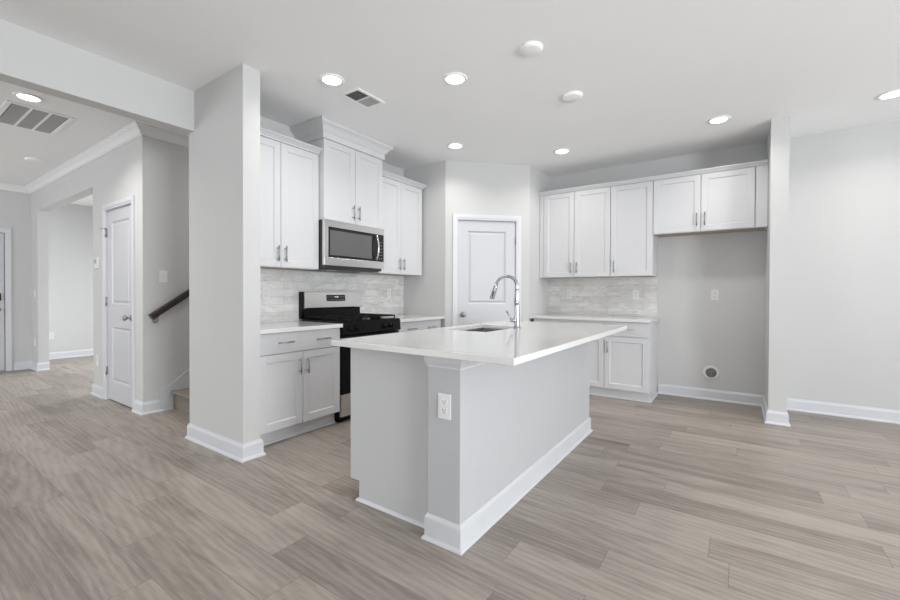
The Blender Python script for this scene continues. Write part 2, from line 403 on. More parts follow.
baseboard('baseboard_hall_end', [(-8.51, YH + 0.12), (-8.51, YH), (XF, YH), (XF, 1.40)], 'white baseboard beside the front door')
baseboard('baseboard_side_room', [(-9.8, 4.9), (-9.8, YH + .14)], 'white baseboard of the room beyond the hall opening')

CR = [(0, H - 0.086), (0.010, H - 0.086), (0.014, H - 0.078), (0.022, H - 0.074), (0.034, H - 0.052), (0.052, H - 0.032), (0.066, H - 0.022), (0.070, H - 0.014), (0.080, H - 0.011), (0.080, H - 0.0005), (0, H - 0.0005)]
struct(MB().sweep(CR, [(XS, 5.1), (XS, YH), (XF, YH), (XF, -4.9)]).build('trim_crown', CROWNP), 'white crown molding around the hall ceiling', 'molding')

# ------------------------------------------------------------------ interior doors
CAS = 0.062
def ring(m, x0, x1, z0, z1, ya, yb, g):
    A = [(x0, ya, z0), (x1, ya, z0), (x1, ya, z1), (x0, ya, z1)]; B = [(x0 + g, yb, z0 + g), (x1 - g, yb, z0 + g), (x1 - g, yb, z1 - g), (x0 + g, yb, z1 - g)]
    for i in range(4): m.poly([A[i], A[(i + 1) % 4], B[(i + 1) % 4], B[i]])
def panel_face(m, x0, x1, z0, z1, yf):
    """raised panel field: bevelled recess (molding) in front of the recessed plate"""
    ring(m, x0, x1, z0, z1, yf, yf + 0.0115, 0.016)
    # raised centre as a frustum
    f = 0.042; t = 0.018; yr = yf + 0.011; yc = yf + 0.003
    A = [(x0 + f - t, yr, z0 + f - t), (x1 - f + t, yr, z0 + f - t), (x1 - f + t, yr, z1 - f + t), (x0 + f - t, yr, z1 - f + t)]
    B = [(x0 + f, yc, z0 + f), (x1 - f, yc, z0 + f), (x1 - f, yc, z1 - f), (x0 + f, yc, z1 - f)]
    m.poly(B)
    for i in range(4): m.poly([A[i], A[(i + 1) % 4], B[(i + 1) % 4], B[i]])

def interior_door(name, loc, rz, s0, s1, knob_s, hinge_s, label, casing=CAS, top=2.045, gap=0.008, depth=0.12):
    """local frame: x along the wall seen from the room, wall face at y=0, room towards -y"""
    t = thing(name, label, 'door', loc, rz); t['kind'] = 'structure'
    # slab
    d = MB(); yf = 0.012; st = 0.118
    rails = [(0.012, 0.212), (0.80, 1.04), (1.922, top)]
    d.box(s0, s0 + st, yf, yf + 0.035, 0.012, top); d.box(s1 - st, s1, yf, yf + 0.035, 0.012, top)
    for a, b in rails: d.box(s0 + st, s1 - st, yf, yf + 0.035, a, b)
    d.box(s0 + st, s1 - st, yf + 0.012, yf + 0.03, 0.2, 1.95)
    panel_face(d, s0 + st, s1 - st, 0.212, 0.80, yf); panel_face(d, s0 + st, s1 - st, 1.04, 1.922, yf)
    d.build('door_panel', DOORP, t)
    # jamb
    j = MB(); j.box(s0 - 0.018, s0 - 0.003, 0.0, depth, 0, top + 0.018); j.box(s1 + 0.003, s1 + 0.018, 0.0, depth, 0, top + 0.018); j.box(s0 - 0.003, s1 + 0.003, 0.0, depth, top + 0.003, top + 0.018)
    j.box(s0 - 0.003, s0 + 0.01, yf + 0.036, depth, 0, top); j.box(s1 - 0.01, s1 + 0.003, yf + 0.036, depth, 0, top); j.box(s0 + .01, s1 - .01, yf + 0.036, depth, top - 0.01, top)
    j.build('jamb', DOORP, t)
    # casing with a stepped profile
    c = MB(); a0, a1, tz = s0 - 0.008, s1 + 0.008, top + 0.008
    def strip(x0, x1, z0, z1, e): c.box(x0, x1, -e, 0.0, z0, z1, 0.0015)
    for (o, e) in ((0.0, 0.011), (0.02, 0.017)):
        i = 0.0025 if o == 0 else 0.0
        strip(a0 - casing + i, a0 - o, 0.0005, tz + casing - i, e); strip(a1 + o, a1 + casing - i, 0.0005, tz + casing - i, e); strip(a0 - o, a1 + o, tz + o, tz + casing - i, e)
    c.build('casing', TRIM, t)
    # knob
    kb = MB(); Mx = Matrix.Translation((knob_s, yf, 0.914)) @ Matrix.Rotation(R(90), 4, 'X')
    kb.lathe([(0, 0), (0.031, 0), (0.031, 0.004), (0.026, 0.008), (0.011, 0.010), (0.0095, 0.030), (0.016, 0.036), (0.026, 0.044), (0.029, 0.054), (0.026, 0.064), (0.016, 0.070), (0, 0.071)], Mx)
    o = kb.build('knob', NICKEL, t); o['label'] = 'satin nickel knob'
    # hinges
    for z in (0.32, 1.07, 1.815):
        sgn = 1 if hinge_s > (s0 + s1) / 2 else -1
        hg = MB(); hg.box(hinge_s - 0.001 if sgn > 0 else hinge_s - 0.016, hinge_s + 0.016 if sgn > 0 else hinge_s + 0.001, -0.004 + yf * 0, 0.012, z - 0.045, z + 0.045)
        hg.cyl((hinge_s, -0.004, z - 0.048), (hinge_s, -0.004, z + 0.048), 0.0065)
        hg.build('hinge', NICKEL, t)
    return t
door1 = interior_door('door_1', (PA.x, PA.y, 0), pa_rz, 0.156, 0.869, 0.217, 0.8725, 'white two-panel pantry door with nickel knob on the diagonal wall', depth=0.1)
door2 = interior_door('door_2', (0, YH, 0), 0, -5.637, -4.915, -4.985, -5.6405, 'white two-panel closet door in the hall, hinges on its left')
# hinge-pin door stops
ds = MB(); ds.box(-5.70, -5.63, YH - 0.016, YH - 0.010, 1.858, 1.866).cyl((-5.70, YH - 0.013, 1.862), (-5.72, YH - 0.03, 1.862), 0.006)
o = ds.build('door_stop', NICKEL, door2); o.matrix_parent_inverse = Matrix.Translation((0, -YH, 0)); o['label'] = 'small nickel hinge-pin stop'
# front door (faces +X): local x along +Y
def front_door():
    t = thing('door_3', 'white front door with black keypad lock at the far end of the hall', 'door', (XF, 0.36, 0), R(90)); t['kind'] = 'structure'
    w = 0.95; d = MB(); yf = 0.014; st = 0.15
    d.box(0, st, yf, yf + 0.045, 0.015, 2.03); d.box(w - st, w, yf, yf + 0.045, 0.015, 2.03)
    for a, b in ((0.015, 0.25), (0.80, 1.02), (1.90, 2.03)): d.box(st, w - st, yf, yf + 0.045, a, b)
    d.box(st, w - st, yf + 0.014, yf + 0.04, 0.2, 1.95)
    panel_face(d, st, w - st, 0.25, 0.80, yf); panel_face(d, st, w - st, 1.02, 1.90, yf)
    d.build('door_panel', DOORP, t)
    j = MB().box(-0.012, -0.003, 0, 0.12, 0, 2.045).box(w + 0.003, w + 0.012, 0, 0.12, 0, 2.045).box(-0.012, w + 0.012, 0, 0.12, 2.035, 2.045)
    j.build('jamb', SHADOWG, t)
    c = MB(); tz = 2.037; a0, a1 = -0.008, w + 0.008
    for (o_, e) in ((0.0, 0.011), (0.02, 0.017)):
        i = 0.0025 if o_ == 0 else 0.0
        c.box(a0 - CAS + i, a0 - o_, -e, 0, 0.0005, tz + CAS - i, 0.0015).box(a1 + o_, a1 + CAS - i, -e, 0, 0.0005, tz + CAS - i, 0.0015).box(a0 - o_, a1 + o_, -e, 0, tz + o_, tz + CAS - i, 0.0015)
    c.build('casing', TRIM, t)
    MB().box(w - 0.095, w - 0.035, -0.012, yf, 1.04, 1.15, 0.006).build('keypad', BLACK, t)['label'] = 'black keypad deadbolt'
    Mx = Matrix.Translation((w - 0.065, yf, 0.91)) @ Matrix.Rotation(R(90), 4, 'X')
    MB().lathe([(0, 0), (0.031, 0), (0.031, 0.005), (0.012, 0.01), (0.010, 0.03), (0.02, 0.04), (0.028, 0.052), (0.02, 0.066), (0, 0.07)], Mx).build('knob', NICKEL, t)
    MB().box(-0.01, w + 0.01, 0.0, 0.12, 0.0005, 0.012).build('threshold', NICKEL, t)
front_door()

# ------------------------------------------------------------------ cabinets
def bar_pull(m, x, z, L, vertical, y):
    """bar pull centred at x,z in front of surface y"""
    r = 0.0055; off = 0.030; a = L / 2
    if vertical:
        m.cyl((x, y - off, z - a), (x, y - off, z + a), r, 12)
        for s_ in (-1, 1): m.cyl((x, y, z + s_ * (a - 0.022)), (x, y - off, z + s_ * (a - 0.022)), 0.0045, 10)
    else:
        m.cyl((x - a, y - off, z), (x + a, y - off, z), r, 12)
        for s_ in (-1, 1): m.cyl((x + s_ * (a - 0.022), y, z), (x + s_ * (a - 0.022), y - off, z), 0.0045, 10)
    return m
T = 0.019
def shaker(name, x0, x1, z0, z1, parent, y=0.0, fr=0.058):
    """front surface at y, thickness T behind"""
    m = MB()
    m.box(x0, x0 + fr, y, y + T, z0, z1); m.box(x1 - fr, x1, y, y + T, z0, z1)
    m.box(x0 + fr, x1 - fr, y, y + T, z0, z0 + fr); m.box(x0 + fr, x1 - fr, y, y + T, z1 - fr, z1)
    m.box(x0 + fr, x1 - fr, y + 0.0085, y + T - 0.001, z0 + fr, z1 - fr)
    ring(m, x0 + fr, x1 - fr, z0 + fr, z1 - fr, y + 0.001, y + 0.0083, 0.006)
    o = m.build(name, CAB, parent)
    b = o.modifiers.new('edge', 'BEVEL'); b.width = 0.0012; b.segments = 2; b.limit_method = 'ANGLE'
    return o
PULL = 0.135
def pull(parent, x, z, vertical, y=0.0):
    o = bar_pull(MB(), x, z, PULL, vertical, y).build('handle', NICKEL, parent); return o

G = 0.0024   # half reveal between fronts
def upper(name, label, loc, rz, width, z0, z1, depth, doors, crown=None, filler=None, group=None, under=True, hz=None):
    """doors: list of (x0, x1, handle_x). Front faces of doors at local y=0."""
    t = thing(name, label, 'cabinet', loc, rz, group)
    b = MB().box(0.0, width, T + 0.001, depth, z0 + 0.012, z1)
    b.box(0.0, 0.016, T + 0.001, depth, z0, z0 + 0.012).box(width - 0.016, width, T + 0.001, depth, z0, z0 + 0.012).box(0.016, width - 0.016, T + 0.001, 0.04, z0, z0 + 0.012)
    b.build('cabinet_body', CAB, t)
    if under:
        o = MB().box(0.0165, width - 0.0165, 0.0405, depth, z0 + 0.004, z0 + 0.0118).build('bottom_panel', RAW, t); o['label'] = 'unpainted wood underside'
    for (a, c, hx) in doors:
        d = shaker('door', a + G, c - G, z0 + 0.004, z1 - 0.002, t)
        pull(d, hx, (hz if hz else z0 + 0.115), True)
    if filler:
        MB().box(filler[0] + G, filler[1], 0.0, T, z0, z1).build('filler_strip', CAB, t)
    if crown:
        prof, path = crown
        MB().sweep([(d, z + z1) for d, z in prof], path).build('crown', CAB, t)
    return t
CRS = [(-0.018, 0.0), (0.012, 0.0), (0.014, 0.010), (0.020, 0.014), (0.034, 0.026), (0.048, 0.034), (0.054, 0.036), (0.054, 0.046), (-0.018, 0.046)]
CRB = [(-0.018, 0.0), (0.016, 0.0), (0.016, 0.055), (0.024, 0.060), (0.030, 0.072), (0.048, 0.098), (0.066, 0.114), (0.078, 0.120), (0.078, 0.145), (0.088, 0.148), (0.088, 0.156), (-0.018, 0.156)]
# stove wall uppers: local x -> +Y, front -> +X
DU = 0.33
XU = -3.19; dd = XU - XW - 0.002
y0 = 1.700
upper('upper_cabinet', 'white two-door upper cabinet left of the microwave cabinet', (XU, y0, 0), R(90), 2.482 - y0, 1.385, 2.445, dd,
      [(0.0, 2.093 - y0, 2.093 - y0 - 0.036), (2.093 - y0, 2.482 - y0, 2.093 - y0 + 0.036)], (CRS, [(2.482 - y0, 0), (-0.012, 0)]))
y0 = 3.262
upper('upper_cabinet', 'white two-door upper cabinet right of the microwave cabinet', (XU, y0, 0), R(90), 4.012 - y0, 1.385, 2.445, dd,
      [(0.0, 3.625 - y0, 3.625 - y0 - 0.036), (3.625 - y0, 4.012 - y0, 3.625 - y0 + 0.036)], (CRS, [(4.012 - y0, dd), (4.012 - y0, 0), (0, 0)]))
XT = -3.13; y0 = 2.487; wt = 3.257 - y0
upper('microwave_cabinet', 'taller white two-door cabinet with deep crown above the microwave', (XT, y0, 0), R(90), wt, 1.850, 2.591, XT - XW - 0.002,
      [(0.0, wt / 2, wt / 2 - 0.036), (wt / 2, wt, wt / 2 + 0.036)], (CRB, [(wt, XT - XW - 0.002), (wt, 0), (0, 0), (0, XT - XW - 0.002)]), under=False, hz=1.96)

# back wall uppers: local x -> +X, front -> -Y
YU = 5.088; db = YB - YU - 0.002
xs = -2.052
upper('upper_cabinet', 'white two-door upper cabinet at the left end of the back wall', (xs, YU, 0), 0, -1.229 - xs, 1.372, 2.428, db,
      [(0.0, -1.657 - xs, -1.657 - xs - 0.036), (-1.657 - xs, -1.229 - xs, -1.657 - xs + 0.036)], filler=(PB.x + 0.002 - xs, -0.002))
upper('upper_cabinet', 'white single-door upper cabinet between the corner pair and the fridge cabinet', (-1.227, YU, 0), 0, 0.451, 1.372, 2.428, db,
      [(0.0, 0.451, 0.042)])
xf = -0.774
upper('fridge_cabinet', 'short wide white cabinet above the empty fridge space', (xf, YU, 0), 0, 0.242 - xf - 0.003, 1.829, 2.428, db,
      [(0.0, -0.319 - xf, -0.319 - xf - 0.036), (-0.319 - xf, 0.139 - xf, -0.319 - xf + 0.036)], filler=(0.143 - xf, 0.242 - xf - 0.003), hz=1.829 + 0.125)
CRS2 = [(-0.018, 2.4295), (0.006, 2.4295), (0.009, 2.436), (0.022, 2.452), (0.034, 2.461), (0.034, 2.471), (-0.018, 2.471)]
tag(MB().sweep(CRS2, [(0.2385, YU), (PB.x + 0.003, YU)]).build('cabinet_crown', CAB), 'continuous slim white crown along the top of the back wall cabinets', 'molding')

def base(name, label, loc, rz, width, depth, fronts, toe=0.075, ztop=0.864, left_end=False, right_end=False):
    """fronts: ('drawer',x0,x1,[pull xs]) / ('door',x0,x1,hx)"""
    t = thing(name, label, 'cabinet', loc, rz)
    MB().box(0, width, T + 0.001, depth, 0.112, ztop).build('cabinet_body', CAB, t)
    k = MB().box(0.0, width, toe, depth, 0.0005, 0.1115)
    k.prism([(toe - 0.014, 0.0008), (toe - 0.014, 0.006), (toe - 0.009, 0.015), (toe, 0.019), (toe, 0.0008)], 0, 0, width)
    if right_end: k.prism([(width + 0.014, 0.0008), (width + 0.014, 0.006), (width + 0.009, 0.015), (width, 0.019), (width, 0.0008)], 1, toe - 0.014, depth)
    k.build('toe_kick', CAB, t)
    for f in fronts:
        if f[0] == 'filler':
            MB().box(f[1], f[2] - G, 0.004, T, 0.112, ztop).build('filler_strip', CAB, t)
        elif f[0] == 'drawer':
            dr = MB().box(f[1] + G, f[2] - G, 0, T, 0.702, ztop - 0.006, 0.0012).build('drawer', CAB, t)
            for px in f[3]: pull(dr, px, 0.784, False)
        else:
            d = shaker('door', f[1] + G, f[2] - G, 0.116, 0.695, t)
            pull(d, f[3], 0.573 + 0.01, True)
    return t
XB = -2.900; dpb = XB - XW - 0.002
y0 = 1.690; wb = 2.484 - y0; sm = 2.100 - y0
base('base_cabinet', 'white base cabinet with wide drawer and two doors left of the range', (XB, y0, 0), R(90), wb, dpb,
     [('filler', 0, 0.034), ('drawer', 0.034, wb, [0.245, 0.60]), ('door', 0.034, sm, sm - 0.036), ('door', sm, wb, sm + 0.038)])
y0 = 3.259; wb = 4.012 - y0
base('base_cabinet', 'white base cabinet with drawer right of the range, mostly behind the island', (XB, y0, 0), R(90), wb, dpb,
     [('drawer', 0, wb, [0.20, 0.55]), ('door', 0, wb / 2, wb / 2 - 0.038), ('door', wb / 2, wb, wb / 2 + 0.038)])
YBS = 4.808; dpk = YB - YBS - 0.002
base('base_cabinet', 'white double-door base cabinet at the left of the back wall counter', (-2.065, YBS, 0), 0, 0.845, dpk,
     [('drawer', 0, 0.845, [0.24, 0.6]), ('door', 0, 0.4225, 0.385), ('door', 0.4225, 0.845, 0.46)])
base('base_cabinet', 'narrow white drawer and door base cabinet beside the fridge space', (-1.219, YBS, 0), 0, 0.457, dpk,
     [('drawer', 0, 0.457, [0.245]), ('door', 0, 0.457, 0.038)], right_end=True)

# ------------------------------------------------------------------ worktops, splashbacks
ZC = 0.897
def counter(name, label, x0, x1, y0_, y1_, z0, z1):
    return tag(MB().box(x0, x1, y0_, y1_, z0, z1, 0.002).build(name, QUARTZ, origin=((x0 + x1) / 2, (y0_ + y1_) / 2, z0)), label, 'countertop')
counter('countertop', 'white quartz countertop left of the range', XW + 0.001, -2.865, 1.683, 2.4865, 0.8645, ZC)
counter('countertop', 'white quartz countertop between the range and the pantry corner', XW + 0.001, -2.865, 3.257, 4.044, 0.8645, ZC)
counter('countertop', 'white quartz countertop along the back wall', PB.x + 0.001, -0.748, 4.775, YB - 0.001, 0.8645, ZC)
tag(MB().box(XW + 0.0005, XW + 0.009, 1.683, 4.044, ZC + 0.001, 1.3835).build('backsplash', TILE_Y), 'marbled light grey subway tile backsplash behind the range', 'backsplash')
tag(MB().box(PB.x + 0.001, -0.772, YB - 0.009, YB - 0.0005, ZC + 0.001, 1.3705).build('backsplash', TILE_X), 'marbled light grey subway tile backsplash on the back wall', 'backsplash')

# ------------------------------------------------------------------ island
def island():
    t = thing('kitchen_island', 'white kitchen island base with corner pilaster and tall base molding', 'kitchen island', (-1.4, 2.6, 0))
    O = Vector((-1.4, 2.6, 0))
    def loc(o): o.matrix_parent_inverse = Matrix.Translation(-O); return o
    X0, X1, Y0, Y1, ZT = -1.815, -1.025, 1.568, 3.562, 0.879
    # cabinet body (hollow around the sink bowl)
    b = MB()
    b.prism([(X0, 0.112), (X0, ZT), (X0 + 0.02, ZT), (X0 + 0.02, 0.02), (X0 + 0.075, 0.02), (X0 + 0.075, 0.112)][::-1], 1, 1.66, Y1) if False else None
    b.box(X0 + T + 0.001, X1 - 0.02, 1.652, 2.33, 0.112, ZT).box(X0 + T + 0.001, X1 - 0.02, 3.16, Y1 - 0.001, 0.112, ZT)
    b.box(X0 + T + 0.001, X1 - 0.02, 2.33, 3.16, 0.112, 0.62)
    b.box(X0 + 0.075, X1 - 0.02, 1.652, Y1 - 0.001, 0.0005, 0.112)
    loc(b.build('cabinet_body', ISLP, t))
    # finished end panel with toe notch
    e = MB().prism([(X0, 0.112), (X0 + 0.070, 0.112), (X0 + 0.070, 0.0005), (-1.2065, 0.0005), (-1.2065, ZT), (X0, ZT)], 1, 1.632, 1.652)
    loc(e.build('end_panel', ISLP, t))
    e2 = MB().box(X0, X1 - 0.001, Y1, Y1 + 0.012, 0.112, ZT).box(X0 + 0.07, X1 - .001, Y1, Y1 + 0.012, 0.0005, 0.112)
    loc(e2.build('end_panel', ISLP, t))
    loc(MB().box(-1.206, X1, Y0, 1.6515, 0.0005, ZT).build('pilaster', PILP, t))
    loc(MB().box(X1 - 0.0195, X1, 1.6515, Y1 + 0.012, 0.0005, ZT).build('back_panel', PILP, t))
    BBI = [(0, 0.0008), (0.024, 0.0008), (0.024, 0.006), (0.020, 0.014), (0.015, 0.018), (0.012, 0.019), (0.012, 0.102), (0.010, 0.109), (0.006, 0.114), (0.003, 0.122), (0, 0.122)]
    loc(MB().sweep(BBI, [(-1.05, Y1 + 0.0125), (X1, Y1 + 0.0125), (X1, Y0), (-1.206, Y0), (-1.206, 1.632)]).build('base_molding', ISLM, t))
    sh = [(0, 0.0008), (0.014, 0.0008), (0.014, 0.006), (0.009, 0.014), (0, 0.018)]
    loc(MB().sweep(sh, [(-1.2305, 1.632), (X0 + 0.07, 1.632), (X0 + 0.07, 1.66)][::1]).build('shoe_molding', TRIM, t))
    CP = [(0, 0.823), (0.004, 0.823), (0.004, 0.831), (0.007, 0.836), (0.012, 0.846), (0.015, 0.852), (0.015, 0.8785), (0, 0.8785)]
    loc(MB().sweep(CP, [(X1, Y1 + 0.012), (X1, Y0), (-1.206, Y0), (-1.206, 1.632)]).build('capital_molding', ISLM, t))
    # doors on the range side
    def face(nm, y0_, y1_, z0, z1, hy=None, drawer=False):
        m = MB(); fr = 0.058; xa, xb = X0, X0 + T
        if drawer: m.box(xa, xb, y0_, y1_, z0, z1, 0.001)
        else:
            m.box(xa, xb, y0_, y0_ + fr, z0, z1).box(xa, xb, y1_ - fr, y1_, z0, z1).box(xa, xb, y0_ + fr, y1_ - fr, z0, z0 + fr).box(xa, xb, y0_ + fr, y1_ - fr, z1 - fr, z1).box(xa + .0085, xb, y0_ + fr, y1_ - fr, z0 + fr, z1 - fr)
        d = loc(m.build(nm, CAB, t)); 
        h = MB()
        if drawer: h.cyl((xa - .03, (y0_ + y1_) / 2 - .067, (z0 + z1) / 2), (xa - .03, (y0_ + y1_) / 2 + .067, (z0 + z1) / 2), .0055, 12); 
        else: h.cyl((xa - .03, hy, z1 - .18), (xa - .03, hy, z1 - .045), .0055, 12)
        c = (y0_ + y1_) / 2; zc = (z0 + z1) / 2
        for s_ in (-1, 1):
            if drawer: h.cyl((xa, c + s_ * .045, zc), (xa - .03, c + s_ * .045, zc), .0045, 10)
            else: h.cyl((xa, hy, z1 - .1125 + s_ * .045), (xa - .03, hy, z1 - .1125 + s_ * .045), .0045, 10)
        h.build('handle', NICKEL, d)
    face('door', 1.657, 2.045, 0.116, 0.695, 2.0); face('drawer', 1.657, 2.045, 0.702, 0.870, drawer=True)
    face('door', 2.049, 2.53, 0.116, 0.870, 2.49); face('door', 2.534, 3.02, 0.116, 0.870, 2.575)
    face('door', 3.024, 3.555, 0.116, 0.695, 3.065); face('drawer', 3.024, 3.555, 0.702, 0.870, drawer=True)
    return t
island()
# island top with a sink cut-out
TX0, TX1, TY0, TY1, TZ0, TZ1 = -1.838, -0.731, 1.512, 3.585, 0.880, 0.910
SX0, SX1, SY0, SY1 = -1.752, -1.382, 2.436, 3.030
def island_top():
    bm = MB()
    xs_ = [TX0, SX0, SX1, TX1]; ys_ = [TY0, SY0, SY1, TY1]
    t = bmesh.new(); V = {}
    for k, z in enumerate((TZ0, TZ1)):
        for i, x in enumerate(xs_):
            for j, y in enumerate(ys_): V[i, j, k] = t.verts.new((x, y, z))
    for i in range(3):
        for j in range(3):
            if i == 1 and j == 1: continue
            t.faces.new([V[i, j, 1], V[i + 1, j, 1], V[i + 1, j + 1, 1], V[i, j + 1, 1]]); t.faces.new([V[i, j, 0], V[i, j + 1, 0], V[i + 1, j + 1, 0], V[i + 1, j, 0]])
    for i in range(3):
        for j in (0, 3): t.faces.new([V[i, j, 0], V[i + 1, j, 0], V[i + 1, j, 1], V[i, j, 1]]); t.faces.new([V[j, i, 0], V[j, i + 1, 0], V[j, i + 1, 1], V[j, i, 1]])
    for a, b in (((1, 1), (2, 1)), ((2, 1), (2, 2)), ((2, 2), (1, 2)), ((1, 2), (1, 1))):
        t.faces.new([V[a[0], a[1], 0], V[b[0], b[1], 0], V[b[0], b[1], 1], V[a[0], a[1], 1]])
    bm.merge(t)
    o = bm.build('island_countertop', QUARTZ, origin=((TX0 + TX1) / 2, (TY0 + TY1) / 2, TZ0))
    b = o.modifiers.new('edge', 'BEVEL'); b.width = 0.0025; b.segments = 2; b.limit_method = 'ANGLE'
    tag(o, 'large white quartz island top with a sink cut into it', 'countertop')
island_top()
def sink():
    t = thing('sink', 'undermount stainless steel double bowl sink in the island top', 'sink', ((SX0 + SX1) / 2, (SY0 + SY1) / 2, 0.66))
    O = Vector(t.location)
    e = 0.004; x0, x1, y0_, y1_ = SX0 - e, SX1 + e, SY0 - e, SY1 + e; zt, zb = 0.8785, 0.72; w = 0.003; ym = (y0_ + y1_) / 2
    b = MB()
    b.box(x0 - w, x1 + w, y0_ - w, y0_, zb, zt).box(x0 - w, x1 + w, y1_, y1_ + w, zb, zt).box(x0 - w, x0, y0_, y1_, zb, zt).box(x1, x1 + w, y0_, y1_, zb, zt).box(x0 - w, x1 + w, y0_ - w, y1_ + w, zb - w, zb)
    b.box(x0, x1, ym - 0.011, ym + 0.011, zb, zt - 0.012, 0.004)
    b.box(x0 - .02, x1 + .02, y0_ - .02, y0_ - w, zt - .002, zt).box(x0 - .02, x1 + .02, y1_ + w, y1_ + .02, zt - .002, zt).box(x0 - .02, x0 - w, y0_, y1_, zt - .002, zt).box(x1 + w, x1 + .02, y0_, y1_, zt - .002, zt)
    o = b.build('bowl', SATIN, t); o.matrix_parent_inverse = Matrix.Translation(-O)
    for y in ((y0_ + ym) / 2, (y1_ + ym) / 2):
        m = MB().lathe([(0, 0.001), (0.03, 0.001), (0.034, 0.004), (0.045, 0.004), (0.048, 0.0005)], Matrix.Translation(((x0 + x1) / 2, y, zb)))
        o = m.build('drain', CHROME, t); o.matrix_parent_inverse = Matrix.Translation(-O)
sink()
def faucet():
    bx, by, bz = -1.338, 2.815, 0.910
    t = thing('faucet', 'tall chrome pull-down gooseneck faucet on the island', 'faucet', (bx, by, bz))
    MB().lathe([(0, 0), (0.027, 0), (0.027, 0.004), (0.022, 0.008), (0.0205, 0.012), (0.0205, 0.085), (0.018, 0.10), (0.0165, 0.17), (0.0135, 0.20), (0, 0.20)]).build('base', CHROME, t)
    # spout: up, over towards -X and slightly nearer, then down to the spray head
    d = Vector((-0.96, -0.28, 0)).normalized()
    path = [Vector((0, 0, 0.095)), Vector((0, 0, 0.16)), Vector((0, 0, 0.22)), Vector((0, 0, 0.285))]
    rad = 0.080; cz = 0.308
    for k in range(0, 17):
        a = PI * k / 16 * 0.93
        path.append(d * (rad - rad * math.cos(a)) + Vector((0, 0, cz + rad * math.sin(a))))
    MB().tube(path, 0.0115).build('spout', CHROME, t)
    end = path[-1]; dr = (path[-1] - path[-2]).normalized()
    h = MB().tube([end - dr * 0.004, end + dr * 0.02, end + dr * 0.06, end + dr * 0.105, end + dr * 0.112], [0.0125, 0.0145, 0.0165, 0.0195, 0.016])
    hd = h.build('spray_head', CHROME, t)
    side = Vector((0.28, -0.96, 0)).normalized()
    p = end + dr * 0.075 - d * 0.0  + side * 0.014
    MB().tube([p - dr * 0.022, p + dr * 0.022], 0.0065, 10).build('spray_button', SLOT, hd)
    # joint rings
    MB().tube([Vector((0, 0, 0.280)), Vector((0, 0, 0.296))], 0.0135).build('collar', CHROME, t)
    # lever on the range side
    L = MB(); q = Vector((-0.85, -0.53, 0)).normalized()
    L.tube([q * 0.012 + Vector((0, 0, 0.062)), q * 0.05 + Vector((0, 0, 0.062))], 0.0145)
    L.tube([q * 0.043 + Vector((0, 0, 0.066)), q * 0.056 + Vector((0, 0, 0.09)), q * 0.080 + Vector((0, 0, 0.130))], [0.006, 0.0055, 0.0075], 12)
    L.build('lever', CHROME, t)
faucet()

